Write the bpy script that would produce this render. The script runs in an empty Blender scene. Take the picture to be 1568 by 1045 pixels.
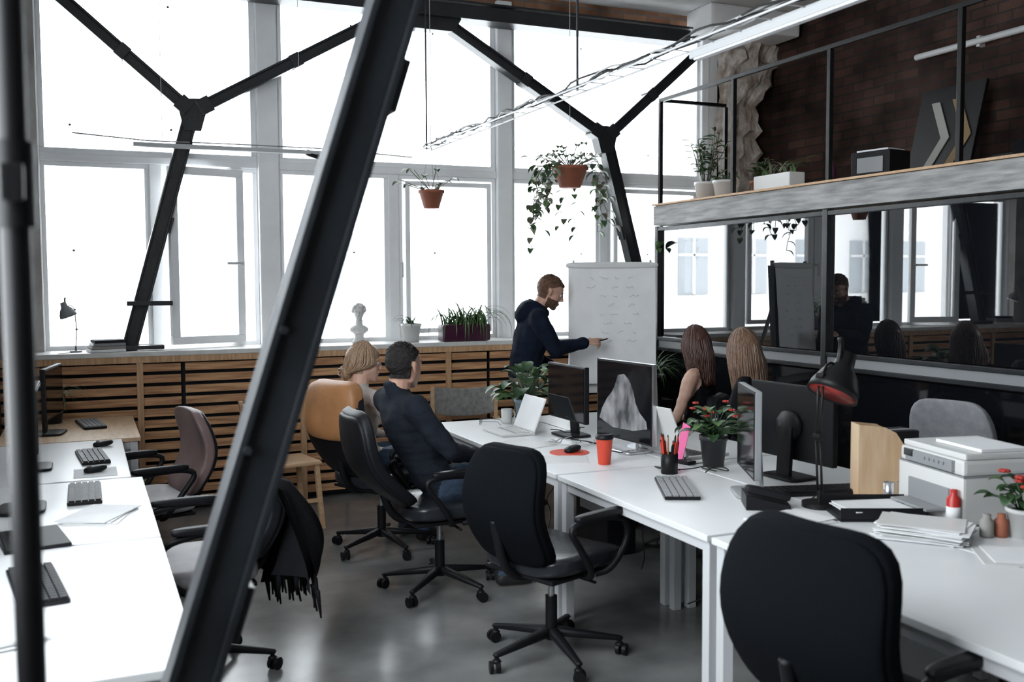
import bpy, bmesh, math, random
from mathutils import Vector, Matrix, noise
R=random.Random(7)
V=Vector
COL=bpy.context.scene.collection
# ------------------------------------------------------------------ materials
def mat(name,c,rough=.5,metal=0,var=0,vscale=8,bump=0,bscale=60,c2=None,stretch=None,spec=None,ior=None,detail=4,coat=0,sheen=0):
    m=bpy.data.materials.new(name); m.use_nodes=True
    nt=m.node_tree; b=nt.nodes['Principled BSDF']
    b.inputs['Base Color'].default_value=(*c,1); b.inputs['Roughness'].default_value=rough
    b.inputs['Metallic'].default_value=metal
    if ior: b.inputs['IOR'].default_value=ior
    if spec is not None: b.inputs['Specular IOR Level'].default_value=spec
    if coat: b.inputs['Coat Weight'].default_value=coat
    tc=nt.nodes.new('ShaderNodeTexCoord'); mp=nt.nodes.new('ShaderNodeMapping')
    nt.links.new(tc.outputs['Object'],mp.inputs['Vector'])
    if stretch: mp.inputs['Scale'].default_value=stretch
    if var or c2:
        n=nt.nodes.new('ShaderNodeTexNoise'); n.inputs['Scale'].default_value=vscale; n.inputs['Detail'].default_value=detail
        nt.links.new(mp.outputs['Vector'],n.inputs['Vector'])
        cr=nt.nodes.new('ShaderNodeValToRGB'); cr.color_ramp.elements[0].position=.33; cr.color_ramp.elements[1].position=.67
        a=c if c2 else tuple(max(0,x*(1-var)) for x in c); d=c2 if c2 else tuple(min(1,x*(1+var)) for x in c)
        cr.color_ramp.elements[0].color=(*a,1); cr.color_ramp.elements[1].color=(*d,1)
        nt.links.new(n.outputs['Fac'],cr.inputs['Fac']); nt.links.new(cr.outputs['Color'],b.inputs['Base Color'])
    if bump:
        n2=nt.nodes.new('ShaderNodeTexNoise'); n2.inputs['Scale'].default_value=bscale; n2.inputs['Detail'].default_value=5
        nt.links.new(mp.outputs['Vector'],n2.inputs['Vector'])
        bp=nt.nodes.new('ShaderNodeBump'); bp.inputs['Strength'].default_value=bump; bp.inputs['Distance'].default_value=.02
        nt.links.new(n2.outputs['Fac'],bp.inputs['Height']); nt.links.new(bp.outputs['Normal'],b.inputs['Normal'])
    return m
def brickmat(name,c1,c2,mortar,rot=(0,0,0)):
    m=mat(name,c1,.9,spec=.2); nt=m.node_tree; b=nt.nodes['Principled BSDF']
    tc=nt.nodes.new('ShaderNodeTexCoord'); mp=nt.nodes.new('ShaderNodeMapping'); mp.inputs['Rotation'].default_value=rot
    nt.links.new(tc.outputs['Object'],mp.inputs['Vector'])
    br=nt.nodes.new('ShaderNodeTexBrick'); br.inputs['Scale'].default_value=1
    br.inputs['Brick Width'].default_value=.25; br.inputs['Row Height'].default_value=.08; br.inputs['Mortar Size'].default_value=.008
    br.inputs['Color1'].default_value=(*c1,1); br.inputs['Color2'].default_value=(*c2,1); br.inputs['Mortar'].default_value=(*mortar,1)
    nt.links.new(mp.outputs['Vector'],br.inputs['Vector'])
    n=nt.nodes.new('ShaderNodeTexNoise'); n.inputs['Scale'].default_value=2.2; n.inputs['Detail'].default_value=10
    nt.links.new(tc.outputs['Object'],n.inputs['Vector'])
    mx=nt.nodes.new('ShaderNodeMixRGB'); mx.blend_type='MULTIPLY'; mx.inputs['Fac'].default_value=.9
    cr=nt.nodes.new('ShaderNodeValToRGB'); cr.color_ramp.elements[0].position=.38; cr.color_ramp.elements[1].position=.66
    cr.color_ramp.elements[0].color=(.2,.2,.2,1); cr.color_ramp.elements[1].color=(1.0,1.0,1.0,1)
    nt.links.new(n.outputs['Fac'],cr.inputs['Fac'])
    nt.links.new(br.outputs['Color'],mx.inputs['Color1']); nt.links.new(cr.outputs['Color'],mx.inputs['Color2'])
    nt.links.new(mx.outputs['Color'],b.inputs['Base Color'])
    bp=nt.nodes.new('ShaderNodeBump'); bp.inputs['Strength'].default_value=.6; bp.inputs['Distance'].default_value=.02
    nt.links.new(mx.outputs['Color'],bp.inputs['Height']); nt.links.new(bp.outputs['Normal'],b.inputs['Normal'])
    return m
STEEL=mat('dark_steel',(.014,.016,.019),.40,.0,var=.3,vscale=5,bump=.1,bscale=30,spec=.45)
BLACKM=mat('black_metal',(.006,.006,.007),.45,spec=.3)
BLACKP=mat('black_plastic',(.006,.006,.008),.5,bump=.05,bscale=200,spec=.3)
BLEATH=mat('black_leather',(.006,.007,.010),.48,bump=.12,bscale=90,spec=.3)
SEATB=mat('black_seat_leather',(.02,.022,.027),.28,bump=.25,bscale=14)
MESHF=mat('black_mesh_fabric',(.004,.005,.007),.9,bump=.3,bscale=300,spec=.08)
GLEATH=mat('grey_leather',(.46,.44,.45),.5,var=.15,vscale=5,bump=.15,bscale=60)
PLEATH=mat('dusty_leather',(.20,.135,.13),.5,var=.25,vscale=5,bump=.15,bscale=60)
TAN=mat('tan_leather',(.40,.185,.075),.5,var=.15,bump=.1,bscale=60)
GFAB=mat('grey_fabric',(.33,.33,.35),.95,var=.12,vscale=20,bump=.4,bscale=250)
CANV=mat('grey_canvas',(.27,.265,.255),.95,var=.2,vscale=30,bump=.3,bscale=200)
WHITE=mat('white_laminate',(.83,.84,.85),.32,var=.02,vscale=3)
WMET=mat('white_metal',(.66,.67,.69),.4)
WPLAS=mat('white_plastic',(.70,.70,.69),.4)
GPLAS=mat('grey_plastic',(.28,.29,.30),.5)
LGPLAS=mat('light_grey_plastic',(.50,.51,.52),.5)
ALU=mat('aluminium',(.68,.69,.71),.3,.9)
FRAMEW=mat('painted_window_frame',(.90,.91,.92),.5,var=.02)
SILL=mat('sill_board',(.72,.71,.69),.5,var=.1)
WOODS=mat('slat_wood',(.36,.165,.075),.6,c2=(.72,.41,.21),vscale=3,stretch=(1.2,12,16),bump=.15,bscale=20)
WOODP=mat('post_wood',(.48,.28,.15),.6,c2=(.66,.42,.24),vscale=4,stretch=(14,14,1.5))
WOODT=mat('light_ply_top',(.60,.40,.24),.5,c2=(.70,.52,.34),vscale=3,stretch=(14,2,2))
WOODB=mat('birch_wood',(.50,.31,.17),.6,c2=(.60,.40,.24),vscale=3,stretch=(2,14,14))
BEAMW=mat('weathered_beam',(.26,.26,.26),.75,c2=(.50,.50,.49),vscale=4,stretch=(12,1,10),bump=.5,bscale=25,detail=8)
CONC=mat('rough_concrete',(.38,.36,.34),.9,c2=(.68,.66,.63),vscale=2.2,bump=.8,bscale=9,detail=10)
STONE=mat('broken_stone',(.24,.18,.14),.95,c2=(.66,.61,.56),vscale=7,bump=1,bscale=14,detail=12)
PLAST=mat('white_plaster',(.72,.72,.72),.85,var=.1,vscale=2,bump=.3,bscale=12)
WALLW=mat('wall_paint',(.30,.30,.31),.85,var=.12,vscale=1.5,bump=.2,bscale=12)
CEIL=mat('ceiling_concrete',(.44,.44,.44),.85,c2=(.62,.62,.62),vscale=1.5,bump=.4,bscale=8)
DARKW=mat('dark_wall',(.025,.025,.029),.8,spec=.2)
FLOOR=mat('polished_concrete',(.105,.108,.108),.20,c2=(.27,.27,.265),vscale=1.6,bump=.04,bscale=5,detail=12)
BRICK=brickmat('dark_red_brick',(.040,.022,.018),(.085,.044,.033),(.032,.028,.025),rot=(0,math.pi/2,math.pi/2))
BRICK2=brickmat('lintel_brick',(.34,.16,.09),(.48,.26,.16),(.25,.22,.2),rot=(math.pi/2,0,0))
FACADE=mat('facade_plaster',(.86,.86,.86),.9)
FACW=mat('facade_window',(.42,.45,.48),.2)
TERR=mat('terracotta',(.34,.11,.06),.7,var=.15)
PURP=mat('purple_pot',(.06,.012,.035),.35)
BLUEP=mat('blue_grey_pot',(.22,.29,.36),.5)
DPOT=mat('dark_pot',(.03,.032,.035),.4)
SOIL=mat('soil',(.03,.02,.014),1,bump=.5)
LEAF=mat('leaf_green',(.028,.075,.024),.45,var=.5,vscale=12)
LEAF2=mat('leaf_light',(.085,.16,.055),.45,var=.4,vscale=12)
LEAF3=mat('leaf_dry',(.13,.13,.085),.6,var=.4,vscale=12)
FLOW=mat('red_flower',(.42,.035,.025),.6)
PLASTR=mat('plaster_bust',(.66,.65,.63),.7,bump=.1)
RED=mat('red_paper',(.66,.065,.03),.5)
REDP=mat('red_plastic',(.50,.035,.03),.35)
LAMPR=mat('lamp_red_enamel',(.26,.025,.02),.4)
PINK=mat('pink_plastic',(.88,.18,.40),.5)
PAPER=mat('white_paper',(.82,.83,.84),.8,var=.04,vscale=6)
INK=mat('pencil_ink',(.33,.35,.38),.9)
SCREEN=mat('screen_glass',(.005,.006,.008),.08,ior=1.45)
GREYSC=mat('screen_picture',(.05,.05,.055),.3,c2=(.36,.36,.37),vscale=5,stretch=(1,2.6,1.4),detail=3)
YEL=mat('ochre_paint',(.20,.13,.055),.7)
CREAMP=mat('cream_paint',(.30,.29,.27),.7)
RUBB=mat('cable_rubber',(.01,.01,.01),.6)
WCAB=mat('white_cable',(.45,.45,.45),.6)
SKIN=mat('skin',(.52,.30,.22),.5,var=.08,vscale=20)
SKIN2=mat('skin_fair',(.60,.37,.28),.5,var=.08,vscale=20)
LIP=mat('lips',(.40,.14,.11),.5)
EYEW=mat('eye_white',(.7,.7,.7),.3); EYED=mat('eye_iris',(.03,.02,.015),.2)
HOOD=mat('navy_hoodie',(.006,.010,.022),.9,var=.3,bump=.3,bscale=120,spec=.15)
SWEAT=mat('charcoal_sweater',(.013,.017,.026),.9,var=.25,bump=.4,bscale=150,spec=.2)
BLKTOP=mat('black_top',(.007,.007,.009),.85,bump=.2,bscale=100,spec=.15)
WHTOP=mat('cream_top',(.50,.46,.43),.85,bump=.2,bscale=100)
OLIVE=mat('olive_trousers',(.13,.12,.085),.9,var=.2,bump=.2)
JEANS=mat('blue_jeans',(.04,.065,.11),.9,var=.3,vscale=30,bump=.2,bscale=200)
SHOE=mat('dark_shoes',(.02,.02,.02),.5)
H_GING=mat('ginger_brown_hair',(.13,.065,.035),.6,var=.4,vscale=60,bump=.6,bscale=150)
H_DARK=mat('dark_brown_hair',(.012,.009,.008),.6,var=.4,vscale=60,bump=.6,bscale=150)
H_BLON=mat('blonde_hair',(.19,.11,.065),.5,c2=(.42,.29,.19),vscale=30,stretch=(6,6,1))
H_RED=mat('auburn_hair',(.03,.010,.007),.35,c2=(.09,.034,.022),vscale=30,stretch=(6,6,1))
H_BRN=mat('light_brown_hair',(.085,.045,.028),.38,c2=(.25,.145,.09),vscale=30,stretch=(6,6,1))
def glassmat(name):
    m=bpy.data.materials.new(name); m.use_nodes=True; nt=m.node_tree; nt.nodes.clear()
    o=nt.nodes.new('ShaderNodeOutputMaterial'); mx=nt.nodes.new('ShaderNodeMixShader'); t=nt.nodes.new('ShaderNodeBsdfTransparent'); g=nt.nodes.new('ShaderNodeBsdfGlossy')
    g.inputs['Roughness'].default_value=.0; f=nt.nodes.new('ShaderNodeFresnel'); f.inputs['IOR'].default_value=1.45
    nt.links.new(f.outputs[0],mx.inputs[0]); nt.links.new(t.outputs[0],mx.inputs[1]); nt.links.new(g.outputs[0],mx.inputs[2]); nt.links.new(mx.outputs[0],o.inputs[0])
    return m
GLASS=glassmat('window_glass')
DGLASS=mat('tinted_partition_glass',(.006,.007,.009),.012,ior=2.2)
DGLASS2=mat('tinted_lower_glass',(.006,.007,.009),.05,ior=1.45)
# ------------------------------------------------------------------ mesh builder
def frame(p0,p1):
    z=(V(p1)-V(p0)); L=z.length; z=z.normalized()
    up=V((0,0,1)) if abs(z.z)<.95 else V((1,0,0))
    x=up.cross(z).normalized(); y=z.cross(x)
    return x,y,z,L
def TR(loc=(0,0,0),yaw=0,rx=0,ry=0):
    return Matrix.Translation(V(loc))@Matrix.Rotation(math.radians(yaw),4,'Z')@Matrix.Rotation(math.radians(ry),4,'Y')@Matrix.Rotation(math.radians(rx),4,'X')
def hullgeo(ells,n=10):
    bm=bmesh.new()
    for c,r in ells:
        if not hasattr(r,'__len__'): r=(r,r,r)
        for i in range(n//2+1):
            ph=math.pi*i/(n//2)
            for j in range(n if 0<i<n//2 else 1):
                th=2*math.pi*j/n
                bm.verts.new((c[0]+r[0]*math.sin(ph)*math.cos(th),c[1]+r[1]*math.sin(ph)*math.sin(th),c[2]+r[2]*math.cos(ph)))
    bmesh.ops.convex_hull(bm,input=bm.verts[:])
    bmesh.ops.delete(bm,geom=[v for v in bm.verts if not v.link_faces],context='VERTS')
    bm.verts.index_update()
    vs=[v.co.copy() for v in bm.verts]; fs=[[v.index for v in f.verts] for f in bm.faces]
    bm.free(); return vs,fs
_bc={}
class M:
    def __init__(s): s.v=[];s.f=[];s.m=[];s.s=[];s.mats=[];s.T=Matrix.Identity(4)
    def add(s,vs,fs,m,sm=False):
        if m not in s.mats: s.mats.append(m)
        k=s.mats.index(m); o=len(s.v)
        s.v+= [s.T@V(p) for p in vs]
        for f in fs: s.f.append([i+o for i in f]); s.m.append(k); s.s.append(sm)
        return s
    def box(s,c,d,m,bev=0,T=None):
        key=(tuple(round(q,5) for q in d),bev)
        if key not in _bc:
            bm=bmesh.new(); bmesh.ops.create_cube(bm,size=1)
            for v in bm.verts: v.co=V((v.co.x*d[0],v.co.y*d[1],v.co.z*d[2]))
            if bev: bmesh.ops.bevel(bm,geom=bm.edges[:],offset=min(bev,min(d)*.45),segments=2,affect='EDGES',profile=.7)
            bm.verts.index_update()
            _bc[key]=([v.co.copy() for v in bm.verts],[[v.index for v in f.verts] for f in bm.faces]); bm.free()
        v0,fs=_bc[key]; C=V(c)
        return s.add([(T@p if T else p)+C for p in v0],fs,m)
    def beam(s,p0,p1,w,d,m,bev=.004,roll=None):
        x,y,z,L=frame(p0,p1)
        if roll is not None:
            y=V(roll).normalized(); y=(y-z*y.dot(z)).normalized(); x=y.cross(z)
        T=Matrix((x,y,z)).transposed()
        return s.box((V(p0)+V(p1))/2,(w,d,L),m,bev,T)
    def cyl(s,p0,p1,r0,m,r1=None,n=16,sm=True):
        if r1 is None: r1=r0
        x,y,z,L=frame(p0,p1); vs=[];fs=[]
        for p,r in((V(p0),r0),(V(p1),r1)):
            for i in range(n):
                a=2*math.pi*i/n; vs.append(p+x*math.cos(a)*r+y*math.sin(a)*r)
        side=[[i,(i+1)%n,n+(i+1)%n,n+i] for i in range(n)]
        s.add(vs,side,m,sm); s.add(vs,[list(range(n))[::-1],list(range(n,2*n))],m)
        return s
    def tube(s,pts,r,m,n=8,smooth=0):
        pts=[V(p) for p in pts]
        for _ in range(smooth):
            q=[pts[0]]
            for a,b in zip(pts,pts[1:]): q+=[a*.75+b*.25,a*.25+b*.75]
            q.append(pts[-1]); pts=q
        rs=r if hasattr(r,'__len__') else None
        vs=[];fs=[];N=len(pts); px=None
        for i,p in enumerate(pts):
            t=(pts[min(i+1,N-1)]-pts[max(i-1,0)]).normalized()
            if px is None:
                up=V((0,0,1)) if abs(t.z)<.9 else V((1,0,0)); px=up.cross(t).normalized()
            px=(px-t*px.dot(t)).normalized(); py=t.cross(px)
            rr=(rs[0]+(rs[-1]-rs[0])*i/(N-1)) if rs else r
            for j in range(n):
                a=2*math.pi*j/n; vs.append(p+px*math.cos(a)*rr+py*math.sin(a)*rr)
        for i in range(N-1):
            for j in range(n): fs.append([i*n+j,i*n+(j+1)%n,(i+1)*n+(j+1)%n,(i+1)*n+j])
        fs.append(list(range(n))[::-1]); fs.append([(N-1)*n+j for j in range(n)])
        return s.add(vs,fs,m,True)
    def sph(s,c,r,m,n=12):
        vs,fs=hullgeo([(c,r)],n); return s.add(vs,fs,m,True)
    def hull(s,e,m,n=10): vs,fs=hullgeo(e,n); return s.add(vs,fs,m,True)
    def lathe(s,prof,c,m,n=24):
        vs=[];fs=[];N=len(prof)
        for r,z in prof:
            for j in range(n):
                a=2*math.pi*j/n; vs.append(V((c[0]+r*math.cos(a),c[1]+r*math.sin(a),c[2]+z)))
        for i in range(N-1):
            for j in range(n): fs.append([i*n+j,i*n+(j+1)%n,(i+1)*n+(j+1)%n,(i+1)*n+j])
        if prof[0][0]>0: fs.append(list(range(n))[::-1])
        if prof[-1][0]>0: fs.append([(N-1)*n+j for j in range(n)])
        return s.add(vs,fs,m,True)
    def sbox(s,c,d,m,e=.35,n=10,fn=None,T=None):
        bm=bmesh.new(); bmesh.ops.create_cube(bm,size=2)
        bmesh.ops.subdivide_edges(bm,edges=bm.edges[:],cuts=n,use_grid_fill=True)
        k=1/e
        for v in bm.verts:
            p=v.co; L=(abs(p.x)**(2*k)+abs(p.y)**(2*k)+abs(p.z)**(2*k))**(1/(2*k))
            q=V((p.x/L*d[0]/2,p.y/L*d[1]/2,p.z/L*d[2]/2))
            if fn: q=V(fn(q))
            if T: q=T@q
            v.co=q+V(c)
        bm.verts.index_update(); vs=[v.co.copy() for v in bm.verts]; fs=[[v.index for v in f.verts] for f in bm.faces]; bm.free()
        return s.add(vs,fs,m,True)
    def prism(s,pts,ax,t,m,o=(0,0,0)):
        u,w=V(ax[0]),V(ax[1]); nn=u.cross(w).normalized(); N=len(pts)
        vs=[V(o)+u*p[0]+w*p[1]-nn*t/2 for p in pts]+[V(o)+u*p[0]+w*p[1]+nn*t/2 for p in pts]
        fs=[list(range(N))[::-1],list(range(N,2*N))]+[[i,(i+1)%N,N+(i+1)%N,N+i] for i in range(N)]
        return s.add(vs,fs,m)
    def blade(s,base,d,L,w,droop,m,n=7,rise=.9,oval=False):
        d=V(d).normalized(); p=V(base); vs=[];fs=[]
        h=V((d.x,d.y,0)); h=h.normalized() if h.length>1e-3 else V((1,0,0)); sd=V((-h.y,h.x,0))
        ang=rise
        for i in range(n+1):
            t=i/n
            ww=w*(math.sin(math.pi*min(1,t*.92+.08))**.8 if oval else (1-t**2.2)*.5+.02)
            dirv=h*math.cos(ang)+V((0,0,1))*math.sin(ang)
            vs+=[p-sd*ww*.5+V((0,0,ww*.18)),p.copy(),p+sd*ww*.5+V((0,0,ww*.18))]
            p=p+dirv*(L/n); ang=max(ang-droop/n,-1.5)
        for i in range(n):
            a=i*3; fs+=[[a,a+1,a+4,a+3],[a+1,a+2,a+5,a+4]]
        return s.add(vs,fs,m,True)
    def make(s,name,loc=(0,0,0),yaw=0,parent=None):
        me=bpy.data.meshes.new(name); me.from_pydata([tuple(p) for p in s.v],[],s.f)
        for m in s.mats: me.materials.append(m)
        me.polygons.foreach_set('material_index',s.m); me.polygons.foreach_set('use_smooth',s.s); me.update()
        o=bpy.data.objects.new(name,me); COL.objects.link(o); o.location=loc; o.rotation_euler=(0,0,math.radians(yaw))
        if parent: o.parent=parent
        return o
def remesh(o,vox,it=4,disp=0,dscale=12):
    md=o.modifiers.new('r','REMESH'); md.mode='VOXEL'; md.voxel_size=vox
    if it: ms=o.modifiers.new('s','SMOOTH'); ms.iterations=it; ms.factor=.5
    dg=bpy.context.evaluated_depsgraph_get(); me=bpy.data.meshes.new_from_object(o.evaluated_get(dg))
    o.modifiers.clear(); old=o.data; mats=list(old.materials); o.data=me; me.materials.clear()
    for m in mats: me.materials.append(m)
    if disp:
        for v in me.vertices:
            v.co+=v.normal*disp*noise.noise(v.co*dscale)+v.normal*disp*.5*noise.noise(V((v.co.x*8,v.co.y*8,v.co.z*34)))
    me.polygons.foreach_set('use_smooth',[True]*len(me.polygons)); me.update()
    return me
def empty(name,loc=(0,0,0),yaw=0):
    e=bpy.data.objects.new(name,None); COL.objects.link(e); e.location=loc; e.rotation_euler=(0,0,math.radians(yaw)); e.empty_display_size=.1
    return e
# ------------------------------------------------------------------ people
def nearest(p,segs):
    best=None;bd=1e9
    for a,b,r,mi in segs:
        ab=b-a; t=max(0,min(1,(p-a).dot(ab)/max(1e-9,ab.dot(ab)))); d=(p-(a+ab*t)).length-r
        if d<bd: bd=d;best=mi
    return best
def hand(parent,name,wr,direc,back,side,skin,curl=(.5,.5,.5,.5),thumb=.5,marker=False):
    x=V(direc).normalized(); z=V(back); z=(z-x*z.dot(x)).normalized(); y=z.cross(x)
    T=Matrix.Translation(V(wr))@Matrix((x,y,z)).transposed().to_4x4()
    m=M(); sd=side
    m.hull([((-.03,0,0),(.012,.026,.02)),((.012,0,0),(.012,.028,.016))],skin)
    m.hull([((.01,.0,0),(.012,.028,.015)),((.045,0,0),(.02,.040,.014)),((.085,.028*sd,0),(.010,.011,.010)),((.082,-.030*sd,0),(.010,.010,.009))],skin)
    for k,(yo,L,r) in enumerate(((.030,.072,.0088),(.0095,.080,.009),(-.0115,.074,.0086),(-.031,.058,.0078))):
        p=V((.086-.004*abs(k-1),yo*sd,0)); a=0
        spread=(1-k)*.05*sd
        for q,f in enumerate((.46,.30,.24)):
            a+=curl[k]*(.6,1.0,.7)[q]; d=V((math.cos(a),spread,-math.sin(a))).normalized(); e=p+d*L*f; r2=r*(.93,.88,.8)[q]
            m.hull([(p,r),(e,r2)],skin,8); p=e; r=r2
        if k==0: tip=p.copy()
    p=V((.022,.026*sd,-.004)); d=V((.62,.70*sd,-.25)).normalized()
    for q,(L,r) in enumerate(((.036,.0125),(.030,.0105),(.024,.0092))):
        e=p+d*L; m.hull([(p,r),(e,r*.9)],skin,8); p=e; d=(d+V((.5,-.45*sd*thumb*1.6,-.35*thumb))).normalized()
    m.v=[T@v for v in m.v]
    o=m.make(name,parent=parent); remesh(o,.0036,2)
    if marker:
        mm=M(); a=T@(tip+V((.03,.0,.004))); b=T@V((.05,.02*sd,-.03)); mm.cyl(b,a,.0055,BLACKP,n=10); mm.cyl(a,a+(a-b).normalized()*.008,.003,REDP,.002,n=8); mm.make('marker_pen',parent=parent)
def head(parent,c,yaw,pitch,skin,hair,style,neck,beard=False,roll=0,s=1.0):
    T=Matrix.Translation(V(c))@Matrix.Rotation(math.radians(yaw),4,'Z')@Matrix.Rotation(math.radians(pitch),4,'Y')@Matrix.Rotation(math.radians(roll),4,'X')@Matrix.Scale(s,4)
    m=M()
    m.hull([((-.014,0,.032),(.094,.075,.085)),((.035,0,.035),(.055,.062,.060))],skin,16)
    m.hull([((.035,0,.03),(.052,.058,.05)),((.045,.034,-.025),.03),((.045,-.034,-.025),.03),((.066,0,-.092),(.022,.024,.018)),((.0,.046,-.062),.02),((.0,-.046,-.062),.02),((-.02,0,.0),(.06,.06,.05))],skin,12)
    m.hull([((.090,0,.022),.008),((.108,0,-.018),.0105),((.088,0,-.026),(.01,.012,.008))],skin,8)
    for sg in(-1,1):
        m.sph((.103,sg*.011,-.022),(.010,.008,.008),skin,8)
        m.hull([((.082,sg*.018,.030),.009),((.070,sg*.045,.030),.009)],skin,8)
        m.hull([((-.008,sg*.080,.012),(.016,.007,.018)),((-.004,sg*.077,-.016),(.010,.006,.012))],skin,8)
    m.hull([((.088,.014,-.052),(.008,.008,.005)),((.088,-.014,-.052),(.008,.008,.005)),((.093,0,-.050),(.007,.008,.005))],skin,8)
    m.hull([((.086,.012,-.062),(.008,.008,.005)),((.086,-.012,-.062),(.008,.008,.005)),((.091,0,-.062),(.007,.008,.006))],skin,8)
    ni=T.inverted()@V(neck)
    m.hull([((-.022,0,-.04),(.052,.050,.03)),(ni,(.058,.060,.03))],skin,12)
    o=m.make('head',parent=parent); me=remesh(o,.0045,3)
    me.materials.clear(); me.materials.append(skin); me.materials.append(hair); me.materials.append(LIP)
    def inhair(p):
        x,y,z=p
        if abs(y)>.076 and -.028<x<.012 and -.03<z<.03: return False
        if x>.035: return z>.062+(x-.035)*.5+.006*math.sin(y*60)
        if x>-.02: return z>.022+(x+.02)*.75
        return z>-.058
    if style:
        for v in me.vertices:
            if inhair(v.co):
                k=.004+(.016 if style=='top' else .010)*max(0,(v.co.z-.03)/.09)
                v.co+=v.normal*(k+.003*noise.noise(v.co*70))
    for f in me.polygons:
        p=f.center; mi=0
        if inhair(p): mi=1
        elif beard and p.x>-.005 and p.z<-.036 and p.z>-.125 and not(abs(p.z+.057)<.009 and abs(p.y)<.022) and ni.z<p.z-.01: mi=1
        elif abs(p.z+.057)<.010 and abs(p.y)<.021 and p.x>.086: mi=2
        f.material_index=mi
    for v in me.vertices: v.co=T@v.co
    me.update()
    m=M(); m.T=T
    for sg in(-1,1):
        m.sph((.0745,sg*.032,.010),.0125,EYEW,10); m.sph((.0845,sg*.033,.010),(.0035,.006,.006),EYED,8)
        m.tube([(.089,sg*.014,.030),(.087,sg*.034,.037),(.075,sg*.050,.030)],.003,hair,5,1)
        m.hull([((.083,sg*.020,.020),.003),((.078,sg*.044,.018),.003),((.086,sg*.032,.022),.003)],skin,6)
    m.make('eyes',parent=parent)
    return T
def longhair(parent,T,hair,L=.34,n=260,seed=1,bun=False,w=.10):
    rr=random.Random(seed); m=M(); m.T=T
    m.hull([((-.022,0,.036),(.100,.086,.092)),((.03,0,.055),(.06,.07,.065))],hair,18)
    for i in range(n):
        a=rr.uniform(math.radians(52),math.radians(308))
        ca,sa=math.cos(a),math.sin(a); k=rr.uniform(.97,1.08)
        pts=[(.01*ca,.01*sa,.132*k),(.06*ca-.008,.055*sa,.115*k),(.098*ca*k-.010,.085*sa*k,.05),(.108*ca*k-.012,.092*sa*k,-.01)]
        if bun: 
            pts+=[(-.095+.03*ca,.06*sa,-.05),(-.105+rr.uniform(-.02,.02),rr.uniform(-.03,.03),-.06+rr.uniform(-.03,.03))]
        else:
            ll=L*rr.uniform(.8,1.0)
            for q in(.25,.5,.75,1): pts.append((.10*ca*k*(1-.2*q)-.03-.03*q+rr.uniform(-.004,.004),(w-.015*q)*sa*k+.006*math.sin(q*9+i),-.01-ll*q))
        m.tube(pts,[.0075,.003],hair,5,1)
    if bun:
        m.sph((-.11,0,-.055),(.04,.045,.045),hair,12)
        for k in range(14): a=k*.45; m.tube([(-.11+.045*math.cos(t+a)*math.cos(a),.047*math.sin(t),-.055+.045*math.cos(t)*math.sin(a)) for t in [q*.5 for q in range(8)]],.006,hair,5)
    else:
        m.hull([((-.045,0,.0),(.055,w*.72,.06)),((-.065,0,-L*.72),(.03,w*.62,.05))],hair,14)
    m.make('hair',parent=parent)
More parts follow.
